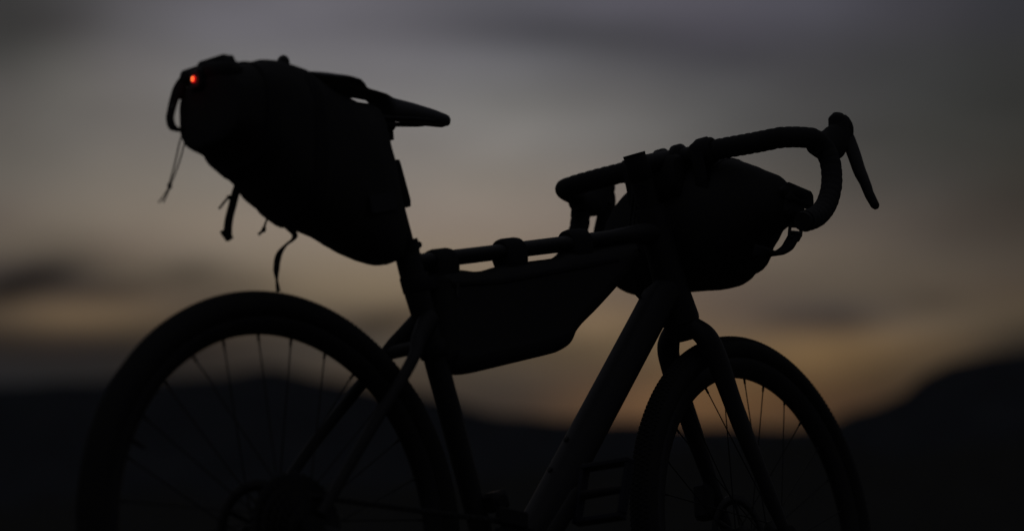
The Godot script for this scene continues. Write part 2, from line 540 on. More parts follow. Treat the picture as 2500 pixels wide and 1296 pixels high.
func make_frame(fixed: Transform3D) -> void:
	var seat_top := BB + ST * 0.530
	put("seat_tube", tube([BB, BB + ST * 0.2, BB + ST * 0.40, BB + ST * 0.46 + Vector3(-0.002, 0, 0), seat_top + Vector3(-0.001, 0, 0)], [0.0175, 0.0172, Vector2(0.0190, 0.0180), Vector2(0.0215, 0.018), Vector2(0.0205, 0.0178)], 24), "frame_paint", bike, fixed)
	var tt0 := Vector3(0.2800, 0.7510, 0)
	var tt1 := on_axis(0.543)
	put("top_tube", tube([tt0, tt0.lerp(tt1, 0.3), tt0.lerp(tt1, 0.8), tt1], [Vector2(0.0125, 0.016), Vector2(0.0122, 0.017), Vector2(0.0132, 0.019), Vector2(0.0200, 0.022)], 24), "frame_paint", bike, fixed)
	var dt0 := Vector3(0.7390, 0.6150, 0)
	var dt1 := Vector3(0.5194, 0.3588, 0)
	var dd := (dt0 - dt1).normalized()
	var dtube := put("down_tube", tube([BB + Vector3(0.012, 0.0, 0), dt1, dt0, dt0 + dd * 0.10, dt0 + dd * 0.155, on_axis(0.450)], [0.029, 0.0290, 0.0285, 0.0285, 0.0290, 0.0240], 28), "frame_paint", bike, fixed)
	for k in 2:
		var p := dt1.lerp(dt0, 0.27 + 0.19 * k)
		put("bottle_bolt", tube([p + dd.cross(Vector3(0, 0, 1)) * -0.027, p + dd.cross(Vector3(0, 0, 1)) * -0.0315], 0.0045, 10), "black_alloy", dtube)
	put("head_tube", tube([on_axis(0.388), on_axis(0.395), on_axis(0.44), on_axis(0.50), on_axis(0.56), on_axis(0.586)], [0.0310, 0.0320, 0.0285, 0.0260, 0.0262, 0.0250], 28), "frame_paint", bike, fixed)
	for s in [-1.0, 1.0]:
		var top := Vector3(0.3080, 0.668, s * 0.008)
		put("seat_stay", tube(curve([top, Vector3(0.2690, 0.633, s * 0.024), Vector3(0.2320, 0.590, s * 0.042), Vector3(0.120, 0.477, s * 0.060), Vector3(0.018, 0.362, s * 0.068)]), soft([0.0165, Vector2(0.0135, 0.009), Vector2(0.0095, 0.008), Vector2(0.0085, 0.0075), Vector2(0.0085, 0.007)]), 16), "frame_paint", bike, fixed)
		put("chain_stay", tube(curve([BB + Vector3(-0.01, 0.0, s * 0.028), Vector3(0.32, 0.280, s * 0.040), Vector3(0.15, 0.312, s * 0.060), Vector3(0.0, HUB_Y, s * 0.067)]), soft([Vector2(0.016, 0.011), Vector2(0.012, 0.010), Vector2(0.010, 0.009), Vector2(0.010, 0.007)]), 16), "frame_paint", bike, fixed)
		put("dropout", tube([Vector3(0.0, HUB_Y, s * 0.070), Vector3(0.0, HUB_Y, s * 0.0765)], 0.017, 18, Vector3(1, 0, 0)), "black_alloy", bike, fixed)
	put("stay_bridge", tube([Vector3(0.259, 0.618, -0.030), Vector3(0.259, 0.618, 0.030)], 0.0105, 12, Vector3(0, 1, 0)), "frame_paint", bike, fixed)
	put("bottom_bracket", tube([BB + Vector3(0, 0, -0.042), BB + Vector3(0, 0, 0.042)], 0.0235, 24, Vector3(0, 1, 0)), "black_alloy", bike, fixed)
	put("seat_clamp", join([tube([seat_top - ST * 0.014, seat_top + ST * 0.003], 0.0200, 24), tube([seat_top - ST * 0.006 + Vector3(0.021, 0.004, -0.008), seat_top - ST * 0.006 + Vector3(0.021, 0.004, 0.008)], 0.0050, 12, Vector3(0, 1, 0))]), "black_alloy", bike, fixed)

func make_wheel(called: String, hub: Vector3, placed: Transform3D, phase: float, flange: float, rear: bool) -> void:
	var wheel := group_node(called, bike, placed)
	var rim_in := 0.2815 if rear else 0.2735
	var z := Vector3(0, 0, 1)
	var tyre_profile := []
	for k in 22:
		var w := TAU * k / 22
		tyre_profile.append(Vector2(TYRE_MID + (TYRE_R - 0.0008) * cos(w), (TYRE_R + 0.0006) * sin(w)))
	put("tyre", disc_lathe(tyre_profile, hub, z, 128), "rubber", wheel)
	# tread: small square knobs in five rows
	var knobs := []
	var count := 240
	for k in count:
		for row in 5:
			var lean := (row - 2) * 0.40
			var w := TAU * (k + (0.5 if row % 2 else 0.0)) / count
			var out := Vector3(cos(w), sin(w), 0)
			var n := out * cos(lean) + z * sin(lean)
			var p := hub + out * TYRE_MID + n * (TYRE_R - (0.0017 if rear else 0.0010))
			var t := out.cross(z)
			knobs.append(box(p, Vector3(0.0044, 0.0040, 0.0056), Basis(t, n, t.cross(n)), 0.12))
	var tread := put("tread", join(knobs), "rubber", wheel)
	tread.set_meta("kind", "stuff")
	put("rim", disc_lathe([Vector2(0.312, 0.0135), Vector2(0.305, 0.0148), Vector2(0.296, 0.0135), Vector2(rim_in + 0.004, 0.0085), Vector2(rim_in, 0.004), Vector2(rim_in, -0.004), Vector2(rim_in + 0.004, -0.0085), Vector2(0.296, -0.0135), Vector2(0.305, -0.0148), Vector2(0.312, -0.0135)], hub, z, 128), "rim_carbon", wheel)
	var hw := 0.062 if rear else 0.046
	put("hub", disc_lathe([Vector2(0.002, -hw), Vector2(0.010, -hw), Vector2(0.013, -flange - 0.004), Vector2(0.027, -flange - 0.002), Vector2(0.027, -flange + 0.002), Vector2(0.013, -flange + 0.006), Vector2(0.012, 0.0), Vector2(0.013, flange - 0.006), Vector2(0.027, flange - 0.002), Vector2(0.027, flange + 0.002), Vector2(0.014, flange + 0.004), Vector2(0.010, hw), Vector2(0.002, hw)], hub, z, 32), "black_alloy", wheel)
	for k in 28:
		var w := deg_to_rad(phase + k * 360.0 / 28.0)
		var s := 1.0 if k % 2 == 0 else -1.0
		var turn := deg_to_rad(51.0) * (1.0 if (k / 2) % 2 == 0 else -1.0)
		var a := hub + Vector3(cos(w) * (rim_in + 0.002), sin(w) * (rim_in + 0.002), s * 0.001)
		var b := hub + Vector3(cos(w + turn) * 0.0245, sin(w + turn) * 0.0245, s * flange)
		var d := (b - a).normalized()
		put("spoke", tube([a, a + d * 0.012, a + d * 0.0125, a + d * 0.022, b], [0.0022, 0.0020, 0.0012, 0.0010, 0.0010], 8, Vector3(0.3, 0.2, 0.9)), "black_alloy", wheel)
	# brake disc on the left, with its openings
	var disc := []
	for k in 6:
		var w := TAU * k / 6
		var a := hub + Vector3(cos(w) * 0.018, sin(w) * 0.018, -flange - 0.009)
		var b := hub + Vector3(cos(w + 0.5) * 0.066, sin(w + 0.5) * 0.066, -flange - 0.009)
		disc.append(tube([a, b], Vector2(0.004, 0.0009), 8))
	disc.append(disc_lathe([Vector2(0.064, -flange - 0.0100), Vector2(0.080, -flange - 0.0100), Vector2(0.080, -flange - 0.0081), Vector2(0.064, -flange - 0.0081)], hub, z, 64))
	disc.append(disc_lathe([Vector2(0.013, -flange - 0.0100), Vector2(0.021, -flange - 0.0100), Vector2(0.021, -flange - 0.0081), Vector2(0.013, -flange - 0.0081)], hub, z, 32))
	put("brake_disc", join(disc), "alloy", wheel)
	var vw := deg_to_rad(153.8) if rear else deg_to_rad(223.0)
	var vd := Vector3(cos(vw), sin(vw), 0)
	put("valve", tube([hub + vd * (rim_in + 0.002), hub + vd * 0.272, hub + vd * 0.271, hub + vd * 0.257], [0.0032, 0.0032, 0.0026, 0.0024], 10), "black_alloy", wheel)
	if rear:
		var teeth := [17, 20, 24, 28, 34, 40]
		for k in teeth.size():
			var r: float = teeth[k] * 0.0127 / TAU
			var ring := []
			for j in int(teeth[k]) * 2:
				var w: float = TAU * j / (teeth[k] * 2.0)
				ring.append(Vector3(cos(w), sin(w), 0) * (r + (0.0022 if j % 2 else -0.0016)))
			var zz := 0.058 - k * 0.0042
			var front := PackedVector3Array()
			var back := PackedVector3Array()
			for p: Vector3 in ring:
				front.append(hub + p + Vector3(0, 0, zz))
				back.append(hub + p + Vector3(0, 0, zz - 0.0019))
			var l := loft([back, front])
			l[1].append_array(l[0])
			put("sprocket", [PackedVector3Array(), l[1]], "alloy", wheel)

func make_fork(turned: Transform3D) -> void:
	var fork := group_node("fork", bike, turned)
	put("crown", tube([on_axis(0.358), on_axis(0.367), on_axis(0.379), on_axis(0.3865)], [Vector2(0.017, 0.022), Vector2(0.0245, 0.028), Vector2(0.0290, 0.0305), Vector2(0.0305, 0.0310)], 28), "frame_paint", fork)
	for s in [-1.0, 1.0]:
		var pts := curve([on_axis(0.380, 0.0, s * 0.008), on_axis(0.374, 0.001, s * 0.023), on_axis(0.354, 0.002, s * 0.0390), on_axis(0.318, 0.005, s * 0.0460), on_axis(0.22, 0.0155, s * 0.0475), on_axis(0.10, 0.034, s * 0.0510), FRONT_HUB + Vector3(0, 0, s * 0.0555)], 8)
		var rad := soft([Vector2(0.0150, 0.019), Vector2(0.0175, 0.0170), Vector2(0.0205, 0.0180), Vector2(0.0230, 0.0155), Vector2(0.0215, 0.0115), Vector2(0.0165, 0.0100), Vector2(0.0125, 0.0085)], 8)
		put("fork_leg", tube(pts, rad, 20, Vector3(0, 0, 1)), "frame_paint", fork)
		put("dropout", tube([FRONT_HUB + Vector3(0, 0, s * 0.050), FRONT_HUB + Vector3(0, 0, s * 0.066)], 0.0145, 18, Vector3(1, 0, 0)), "black_alloy", fork)
	put("brake_caliper", box(on_axis(0.085, 0.006, -0.058), Vector3(0.030, 0.062, 0.030), Basis(Vector3(0, 0, 1), -0.1), 0.2), "black_alloy", fork)

const CLAMP := Vector3(0.9150, 0.9790, 0.0)      # middle of the handlebar, bars straight ahead

func bar_path(s: float) -> Array:       # wide flared drops; the bar sits a hair lower on the right
	var path := curve([CLAMP + Vector3(0, 0, s * 0.035), Vector3(0.912, 0.9765, s * 0.10), Vector3(0.906, 0.9705, s * 0.165), Vector3(0.900, 0.9668, s * 0.203), Vector3(0.9073, 0.9676, s * 0.221), Vector3(0.9242, 0.9687, s * 0.232), Vector3(0.9474, 0.9695, s * 0.241), Vector3(0.9720, 0.9680, s * 0.248), Vector3(0.9900, 0.9540, s * 0.254), Vector3(0.9939, 0.9290, s * 0.260), Vector3(0.9873, 0.9039, s * 0.264), Vector3(0.9733, 0.8792, s * 0.268), Vector3(0.9441, 0.8486, s * 0.273), Vector3(0.9029, 0.8238, s * 0.278), Vector3(0.8560, 0.8095, s * 0.282)], 8)
	if s < 0.0:
		for k in path.size():
			path[k].y += 0.010 * smoothstep(0.03, 0.20, -path[k].z)
	return path

func make_cockpit(turned: Transform3D) -> void:
	put("headset_spacer", tube([on_axis(0.586), on_axis(0.632)], 0.0185, 24), "black_alloy", bike, turned)
	var stem := put("stem", join([tube([on_axis(0.632), on_axis(0.636), on_axis(0.669), on_axis(0.673)], [0.018, 0.0205, 0.0205, 0.019], 24),
		tube([on_axis(0.655, 0.010), on_axis(0.656, 0.035), CLAMP + Vector3(-0.016, -0.002, 0)], [Vector2(0.017, 0.016), Vector2(0.0155, 0.0155), Vector2(0.018, 0.020)], 20),
		tube([CLAMP + Vector3(0, 0, -0.026), CLAMP + Vector3(0, 0, 0.026)], 0.0185, 24, Vector3(0, 1, 0)),
		tube([CLAMP + Vector3(0, 0.001, -0.027), CLAMP + Vector3(0, 0.001, -0.024), CLAMP + Vector3(0, 0.001, -0.011), CLAMP + Vector3(0, 0.001, -0.007)], [0.017, 0.0235, 0.0235, 0.017], 24, Vector3(0, 1, 0)),
		tube([CLAMP + Vector3(0, 0.001, 0.007), CLAMP + Vector3(0, 0.001, 0.011), CLAMP + Vector3(0, 0.001, 0.024), CLAMP + Vector3(0, 0.001, 0.027)], [0.017, 0.0235, 0.0235, 0.017], 24, Vector3(0, 1, 0))]), "black_alloy", bike, turned)
	put("stem_cap", join([tube([on_axis(0.6730), on_axis(0.6780)], [0.0185, 0.0190], 28)]), "black_alloy", stem)
	var bar := group_node("handlebar", bike, turned)
	put("bar_core", tube([CLAMP + Vector3(-0.003, -0.001, -0.10), CLAMP, CLAMP + Vector3(-0.003, -0.001, 0.10)], 0.0159, 20, Vector3(0, 1, 0)), "black_alloy", bar)
	for k in 2:
		var e := Vector3(0.006 * k, 0.004 * k, -0.012 * k)
		put("brake_hose", tube(curve([Vector3(0.905, 0.968, -0.050) + e, Vector3(0.862, 0.950, -0.035) + e, Vector3(0.832, 0.911, -0.020) + e, Vector3(0.8170, 0.868, -0.020) + e, Vector3(0.8010, 0.824, -0.020) + e, Vector3(0.7960, 0.789, -0.020) + e, Vector3(0.8051, 0.748, -0.020) + e * 0.6, Vector3(0.8350, 0.715, -0.010)]), 0.0024, 10), "rubber", bike, turned)
	for s in [-1.0, 1.0]:
		var path := bar_path(s)
		# grip tape wound with an overlap: each turn stands a little proud of the next
		var pts := []
		var rad := []
		var run := 0.0
		for i in path.size() - 1:
			var a: Vector3 = path[i]
			var b: Vector3 = path[i + 1]
			var steps := maxi(1, int(a.distance_to(b) / 0.0024))
			for k in steps:
				var p := a.lerp(b, float(k) / steps)
				pts.append(p)
				run += a.distance_to(b) / steps
				var f := fposmod(run / 0.0155, 1.0)
				rad.append(0.0166 + 0.0010 * (smoothstep(0.0, 0.35, f) * (1.0 - 0.75 * smoothstep(0.75, 1.0, f))))
		# the taped part starts 70 mm out from the stem
		var first := 0
		while absf(pts[first].z) < 0.075:
			first += 1
		put("bar_tape", tube(pts.slice(first), rad.slice(first), 18, Vector3(0.25, 0.9, 0.35)), "bar_tape", bar)
		var e: Vector3 = path[-1]
		put("bar_plug", tube([e, e + Vector3(-0.006, -0.001, s * 0.0005)], [0.0165, 0.0150], 18, Vector3(0, 1, 0)), "black_alloy", bar)
		make_lever(s, turned)

func make_lever(s: float, turned: Transform3D) -> void:
	var lever := group_node("brake_lever", bike, turned)
	# rubber hood: a deep grip that runs forward from the bar and rises to a rounded horn
	var up := 0.010 if s < 0.0 else 0.0
	var hood := curve([Vector3(0.972, 0.962 + up, s * 0.248), Vector3(1.000, 0.9600 + up, s * 0.249), Vector3(1.030, 0.9700 + up, s * 0.25), Vector3(1.049, 0.9885 + up, s * 0.25), Vector3(1.053, 1.0090 + up, s * 0.25), Vector3(1.055, 1.0215 + up, s * 0.2495)], 6)
	put("hood", join([tube(hood, soft([Vector2(0.020, 0.0175), Vector2(0.0255, 0.0165), Vector2(0.0290, 0.0160), Vector2(0.0245, 0.0155), Vector2(0.0235, 0.0145), Vector2(0.0130, 0.0085)], 6), 20, Vector3(0, 0, 1)),
		blob(Vector3(1.0690, 1.001 + up, s * 0.25), Vector3(0.0175, 0.0235, 0.0145), Basis(Vector3(0, 0, 1), 0.3))]), "rubber", lever)
	put("pivot", tube([Vector3(1.064, 0.968 + up, s * 0.260), Vector3(1.064, 0.968 + up, s * 0.240)], 0.0055, 12, Vector3(0, 1, 0)), "black_alloy", lever)
	var blade := curve([Vector3(1.0665, 0.9980 + up, s * 0.25), Vector3(1.0746, 0.9796 + up, s * 0.252), Vector3(1.0742, 0.9583 + up, s * 0.258), Vector3(1.0676, 0.9217 + up, s * 0.270), Vector3(1.0659, 0.8978 + up, s * 0.279), Vector3(1.0630, 0.8778 + up, s * 0.286), Vector3(1.0625, 0.8587 + up, s * 0.294), Vector3(1.0620, 0.8520 + up, s * 0.2965)], 6)
	put("lever_blade", tube(blade, soft([Vector2(0.012, 0.0070), Vector2(0.0190, 0.0085), Vector2(0.0205, 0.0085), Vector2(0.0185, 0.0082), Vector2(0.0135, 0.0080), Vector2(0.0105, 0.0078), Vector2(0.0090, 0.0072), Vector2(0.0050, 0.0044)], 6), 16, Vector3(0, 0, 1)), "black_alloy", lever)

func make_saddle(fixed: Transform3D) -> void:
	# along x: half width, height of the crown, drop of the edge, depth of the skirt
	var rows := [
		[0.3800, 0.004, 0.9820, 0.002, 0.004], [0.376, 0.013, 0.9870, 0.006, 0.014], [0.368, 0.0185, 0.9920, 0.008, 0.019], [0.345, 0.0205, 0.9960, 0.009, 0.024],
		[0.300, 0.0220, 1.0010, 0.010, 0.029], [0.255, 0.0240, 1.0035, 0.009, 0.034], [0.243, 0.0240, 1.0045, 0.006, 0.018], [0.234, 0.0240, 1.0055, 0.004, 0.004], [0.212, 0.0265, 1.0070, 0.004, 0.003], [0.192, 0.0330, 1.0090, 0.007, 0.003], [0.176, 0.0440, 1.0108, 0.011, 0.003], [0.160, 0.0570, 1.0130, 0.012, 0.004], [0.143, 0.0670, 1.0158, 0.013, 0.006],
		[0.125, 0.0725, 1.0185, 0.016, 0.011], [0.100, 0.0705, 1.0195, 0.019, 0.011], [0.085, 0.0580, 1.0190, 0.015, 0.009], [0.080, 0.0400, 1.0180, 0.008, 0.006]]
	var rings := []
	var per := 4
	for i in rows.size() - 1:
		for k in per:
			var t := float(k) / per
			var v := []
			for c in 5:
				v.append(lerpf(rows[i][c], rows[i + 1][c], t))
			rings.append(saddle_ring(v))
	rings.append(saddle_ring(rows[-1]))
	var saddle := put("saddle", loft(rings), "saddle_cover", bike, fixed)
	for s in [-1.0, 1.0]:
		put("saddle_rail", tube(curve([Vector3(0.352, 0.978, s * 0.010), Vector3(0.335, 0.974, s * 0.014), Vector3(0.300, 0.971, s * 0.020), Vector3(0.262, 0.9675, s * 0.021), Vector3(0.230, 0.965, s * 0.022), Vector3(0.185, 0.964, s * 0.024), Vector3(0.120, 0.994, s * 0.030)]), 0.0036, 10), "black_alloy", saddle)
	var top := BB + ST * 0.700
	var post := put("seat_post", tube([BB + ST * 0.50, top], 0.0136, 24), "black_alloy", bike, fixed)
	put("post_head", join([tube([Vector3(0.222, 0.957, 0), Vector3(0.254, 0.958, 0)], Vector2(0.0105, 0.020), 16, Vector3(0, 0, 1)),
		tube([Vector3(0.2555, 0.951, 0.0), Vector3(0.2560, 0.938, 0.0)], 0.0075, 12), tube([top - ST * 0.012, Vector3(0.240, 0.947, 0)], [0.0140, 0.0150], 16)]), "black_alloy", post)

func saddle_ring(v: Array) -> PackedVector3Array:
	var ring := PackedVector3Array()
	var n := 20
	for k in n:                                  # over the top, left edge to right edge
		var t := -1.0 + 2.0 * k / (n - 1)
		ring.append(Vector3(v[0], v[2] - v[3] * t * t, v[1] * t))
	for k in range(n - 2, 0, -1):                # back underneath
		var t := -1.0 + 2.0 * k / (n - 1)
		var e := 1.0 - pow(absf(t), 3.0)
		ring.append(Vector3(v[0], v[2] - v[3] * t * t - v[4] * (0.35 + 0.65 * e), v[1] * t * 0.94))
	return ring

func make_drivetrain(fixed: Transform3D) -> void:
	var crank := group_node("crankset", bike, fixed)
	var up := Vector3(cos(deg_to_rad(48.0)), sin(deg_to_rad(48.0)), 0)
	var zz := Vector3(0, 0, 1)
	var ring := PackedVector3Array()
	var ring2 := PackedVector3Array()
	for j in 84:
		var w := TAU * j / 84
		var p := Vector3(cos(w), sin(w), 0) * (0.0855 + (0.0022 if j % 2 else -0.0018))
		ring.append(BB + p + zz * 0.050)
		ring2.append(BB + p + zz * 0.047)
	var l := loft([ring2, ring])
	l[1].append_array(l[0])
	put("chainring", [PackedVector3Array(), l[1]], "black_alloy", crank)
	for s in [-1.0, 1.0]:
		var d: Vector3 = up * s
		put("crank_arm", tube([BB + zz * s * 0.060 - d * 0.012, BB + zz * s * 0.064, BB + d * 0.09 + zz * s * 0.070, BB + d * 0.170 + zz * s * 0.075, BB + d * 0.183 + zz * s * 0.075], [Vector2(0.015, 0.010), Vector2(0.018, 0.011), Vector2(0.013, 0.008), Vector2(0.0135, 0.008), Vector2(0.008, 0.006)], 16), "black_alloy", crank)
		var p: Vector3 = BB + d * 0.170 + zz * s * 0.130
		var pedal := group_node("pedal", bike, fixed)
		put("pedal_axle", tube([p - zz * s * 0.048, p + zz * s * 0.045], [0.008, 0.006], 12, Vector3(0, 1, 0)), "black_alloy", pedal)
		var lean := Basis(zz, 1.25)
		for e in [-1.0, 1.0]:
			put("pedal_plate", box(p + lean * Vector3(e * 0.044, 0, 0), Vector3(0.008, 0.018, 0.098), lean), "blue_alloy", pedal)
			put("pedal_plate", box(p + lean * Vector3(0, 0, e * 0.046), Vector3(0.080, 0.016, 0.008), lean), "blue_alloy", pedal)
	# chain: links above and below from the ring to the sprockets
	var links := []
	for run in 2:
		var a := BB + Vector3(0.01, 0.0855 if run == 0 else -0.0855, 0.0485)
		var b := Vector3(0.0, HUB_Y + 0.049, 0.047) if run == 0 else Vector3(0.045, 0.185, 0.047)
		var n := int(a.distance_to(b) / 0.0127)
		var t := (b - a).normalized()
		for k in n:
			links.append(box(a + t * 0.0127 * (k + 0.5), Vector3(0.0115, 0.008, 0.0055 if k % 2 else 0.0040), Basis(t, zz.cross(t), zz), 0.25))
	put("chain", join(links), "alloy", bike, fixed).set_meta("kind", "stuff")
	var mech := group_node("rear_derailleur", bike, fixed)
	put("derailleur_body", join([box(Vector3(0.012, 0.272, 0.078), Vector3(0.030, 0.062, 0.026), Basis(zz, 0.35), 0.2), tube([Vector3(0.0, 0.315, 0.072), Vector3(0.010, 0.285, 0.078)], 0.010, 12)]), "black_alloy", mech)
	put("cage", box(Vector3(0.034, 0.212, 0.052), Vector3(0.018, 0.098, 0.003), Basis(zz, 0.28), 0.2), "alloy", mech)
	for p in [Vector3(0.020, 0.252, 0.047), Vector3(0.047, 0.170, 0.047)]:
		put("jockey_wheel", disc_lathe([Vector2(0.003, -0.003), Vector2(0.020, -0.003), Vector2(0.020, 0.003), Vector2(0.003, 0.003)], p, zz, 22), "black_alloy", mech)
	put("front_derailleur", join([box(BB + ST * 0.125 + Vector3(0.018, 0.0, 0.030), Vector3(0.034, 0.030, 0.030), Basis(zz, 0.2), 0.2), box(BB + Vector3(-0.004, 0.094, 0.049), Vector3(0.060, 0.026, 0.014), Basis(zz, -0.15), 0.2)]), "black_alloy", bike, fixed)
	put("brake_caliper", box(Vector3(0.052, 0.362, -0.060), Vector3(0.060, 0.030, 0.028), Basis(zz, -0.3), 0.2), "black_alloy", bike, fixed)

# ------------------------------------------------------------------ bags

func band_ring(x: float, top: float, bottom: float, half: float, power: float, lean: float, n := 40) -> PackedVector3Array:
	var ring := PackedVector3Array()
	for k in n:
		var w := TAU * k / n
		var cy := signf(sin(w)) * pow(absf(sin(w)), 2.0 / power)
		var cz := signf(cos(w)) * pow(absf(cos(w)), 2.0 / power)
		var y := (top + bottom) / 2.0 + cy * (top - bottom) / 2.0
		ring.append(Vector3(x + lean * (y - (top + bottom) / 2.0), y, cz * half))
	return ring

func strap(points: Array, width, thick: float, side: Vector3, per := 6) -> Array:       # flat webbing along a path
	var p := curve(points, per)
	var r := []
	for i in p.size():
		var w: float = width if width is float else lerpf(width[mini(int(float(i) / per), width.size() - 1)], width[mini(int(float(i) / per) + 1, width.size() - 1)], fposmod(float(i) / per, 1.0))
		r.append(Vector2(thick / 2.0, w / 2.0))
	return tube(p, r, 12, side, false, true, 4.0)

func bag_root(called: String, at: Vector3) -> Node3D:
	var o := Node3D.new()
	o.name = called
	o.position = at
	add_child(o)
	return o

const PACK := [        # x, top, bottom, half width, power, lean
	[0.246, 0.982, 0.760, 0.024, 2.7, -0.15], [0.234, 0.987, 0.753, 0.038, 2.7, -0.18], [0.198, 0.988, 0.744, 0.055, 2.7, -0.20], [0.152, 0.993, 0.756, 0.066, 2.7, -0.12], [0.104, 1.005, 0.778, 0.072, 2.7, -0.05],
	[0.055, 1.019, 0.792, 0.077, 2.7, 0.0], [0.017, 1.025, 0.815, 0.080, 2.7, 0.0], [-0.023, 1.019, 0.849, 0.076, 2.7, 0.0], [-0.057, 1.008, 0.875, 0.0745, 2.7, 0.0], [-0.087, 0.997, 0.887, 0.0695, 2.8, 0.02], [-0.0940, 0.994, 0.893, 0.056, 2.7, 0.03], [-0.0965, 0.982, 0.910, 0.035, 2.4, 0.03]]

func smooth_rows(rows: Array, per: int) -> Array:
	var out := []
	for i in rows.size() - 1:
		for k in per:
			var v := []
			for c in rows[0].size():
				v.append(cubic_interpolate(rows[i][c], rows[i + 1][c], rows[maxi(i - 1, 0)][c], rows[mini(i + 2, rows.size() - 1)][c], float(k) / per))
			out.append(v)
	out.append(rows[-1])
	return out

func crumple(rings: Array, seed_: int, depth: float) -> Array:      # soft dents and folds of loaded cloth
	var wrinkle := FastNoiseLite.new()
	wrinkle.seed = seed_
	wrinkle.frequency = 14.0
	for r in rings.size():
		var ring: PackedVector3Array = rings[r]
		for j in ring.size():
			var p := ring[j]
			ring[j] += Vector3(wrinkle.get_noise_3d(p.y, p.z, p.x) * 0.5, wrinkle.get_noise_3d(p.x, p.y, p.z), wrinkle.get_noise_3d(p.z, p.x, p.y)) * depth
		rings[r] = ring
	return rings

func make_seat_pack() -> void:
	var at := Vector3(0.10, 0.752, 0)
	var pack := bag_root("seat_pack", at)
	tag(pack, "large black seat pack with dangling straps hanging under the saddle", "bag")
	var placed := Transform3D(Basis.IDENTITY, -at)
	var rings := []
	for v in smooth_rows(PACK, 6):
		rings.append(band_ring(v[0], v[1], v[2], v[3], v[4], v[5]))
	put("pack_body", loft(crumple(rings, 9, 0.003)), "nylon", pack, placed)
	# rolled closure across the tail, drawn down by a webbing loop on the left
	put("roll_closure", tube([Vector3(-0.083, 0.9985, -0.060), Vector3(-0.084, 1.0010, -0.054), Vector3(-0.085, 0.9990, 0.0), Vector3(-0.083, 0.991, 0.050), Vector3(-0.079, 0.986, 0.058)], [0.0075, 0.0130, 0.0140, 0.0130, 0.007], 18, Vector3(0, 1, 0)), "nylon", pack, placed)
	put("roll_closure", tube([Vector3(-0.067, 1.0110, -0.040), Vector3(-0.068, 1.0140, -0.036), Vector3(-0.069, 1.0125, 0.014), Vector3(-0.067, 1.0090, 0.022)], [0.006, 0.0110, 0.0110, 0.006], 16, Vector3(0, 1, 0)), "nylon", pack, placed)
	put("webbing_loop", strap([Vector3(-0.0700, 1.0100, -0.048), Vector3(-0.0830, 1.0045, -0.054), Vector3(-0.0950, 0.9890, -0.058), Vector3(-0.1030, 0.9720, -0.060), Vector3(-0.1105, 0.9518, -0.060), Vector3(-0.1135, 0.9393, -0.060), Vector3(-0.1100, 0.9280, -0.060), Vector3(-0.1009, 0.9250, -0.060), Vector3(-0.0860, 0.9255, -0.058)], [0.022, 0.022, 0.020, 0.016, 0.0135, 0.013, 0.013, 0.012, 0.012], 0.0045, Vector3(0.35, 0, 1)), "webbing", pack, placed)
	put("closure_tab", box(Vector3(-0.0935, 0.9810, -0.0570), Vector3(0.0130, 0.0230, 0.014), Basis(Vector3(0, 0, 1), -0.35), 0.3), "webbing", pack, placed)
	put("strap_keeper", box(Vector3(-0.1090, 0.9560, -0.060), Vector3(0.006, 0.009, 0.015), Basis(Vector3(0, 0, 1), -0.35), 0.2), "buckle", pack, placed)
	# buckles on the ridge
	put("buckle", box(Vector3(-0.0510, 1.0175, 0.0), Vector3(0.020, 0.0190, 0.014), Basis(Vector3(0, 0, 1), 0.12), 0.25), "buckle", pack, placed)
	put("buckle", blob(Vector3(0.0530, 1.0300, 0.0), Vector3(0.0085, 0.0120, 0.011)), "buckle", pack, placed)
	for k in 2:
		var x: float = [-0.036, 0.049][k]
		var row := band_ring(x, [1.0125, 1.0205][k] + 0.0008, [0.858, 0.795][k] - 0.0025, [0.0765, 0.0775][k] + 0.002, 2.7, 0.0)
		var ring := []
		for dx: float in [-0.0105, -0.0100, 0.0100, 0.0105]:
			var moved := PackedVector3Array()
			for p in row:
				moved.append(p + Vector3(dx, dx * [-0.15, -0.15][k] if p.y > 0.93 else dx * [-0.6, -0.5][k], 0))
			ring.append(moved)
		put("compression_strap", loft(ring), "webbing", pack, placed)
	# around the seat post
	put("post_strap", tube([Vector3(0.2560, 0.905, 0), Vector3(0.2575, 0.895, 0), Vector3(0.2720, 0.845, 0), Vector3(0.2740, 0.835, 0)], [0.0138, 0.0152, 0.0152, 0.0138], 22), "webbing", pack, placed)
	put("buckle", box(Vector3(0.2760, 0.8630, 0.0), Vector3(0.0150, 0.0480, 0.016), Basis(Vector3(0, 0, 1), 0.30), 0.25), "buckle", pack, placed)
	put("logo_patch", box(Vector3(0.178, 0.822, 0.0615), Vector3(0.066, 0.026, 0.0030), Basis(Vector3(0, 1, 0), 0.20) * Basis(Vector3(0, 0, 1), 0.22), 0.1), "nylon_patch", pack, placed)
	# loose ends
	var long := put("hanging_strap", strap([Vector3(0.0105, 0.8675, -0.055), Vector3(-0.0008, 0.8469, -0.055), Vector3(-0.0098, 0.8236, -0.055), Vector3(-0.0186, 0.7993, -0.055), Vector3(-0.0218, 0.7780, -0.055), Vector3(-0.0180, 0.7710, -0.055)], 0.0145, 0.0024, Vector3(0.4, 0, 1)), "webbing", pack, placed)
	put("folded_tip", strap([Vector3(-0.0190, 0.7705, -0.055), Vector3(-0.0264, 0.7758, -0.055), Vector3(-0.0320, 0.7831, -0.055)], 0.0075, 0.004, Vector3(0.4, 0, 1)), "webbing", long)
	put("cord_end", join([tube([Vector3(-0.0099, 0.8351, -0.055), Vector3(-0.0168, 0.8338, -0.055), Vector3(-0.0265, 0.8244, -0.055), Vector3(-0.0353, 0.8152, -0.055)], 0.0019, 8), blob(Vector3(-0.0160, 0.8335, -0.055), Vector3(0.0036, 0.0036, 0.0036))]), "webbing", long)
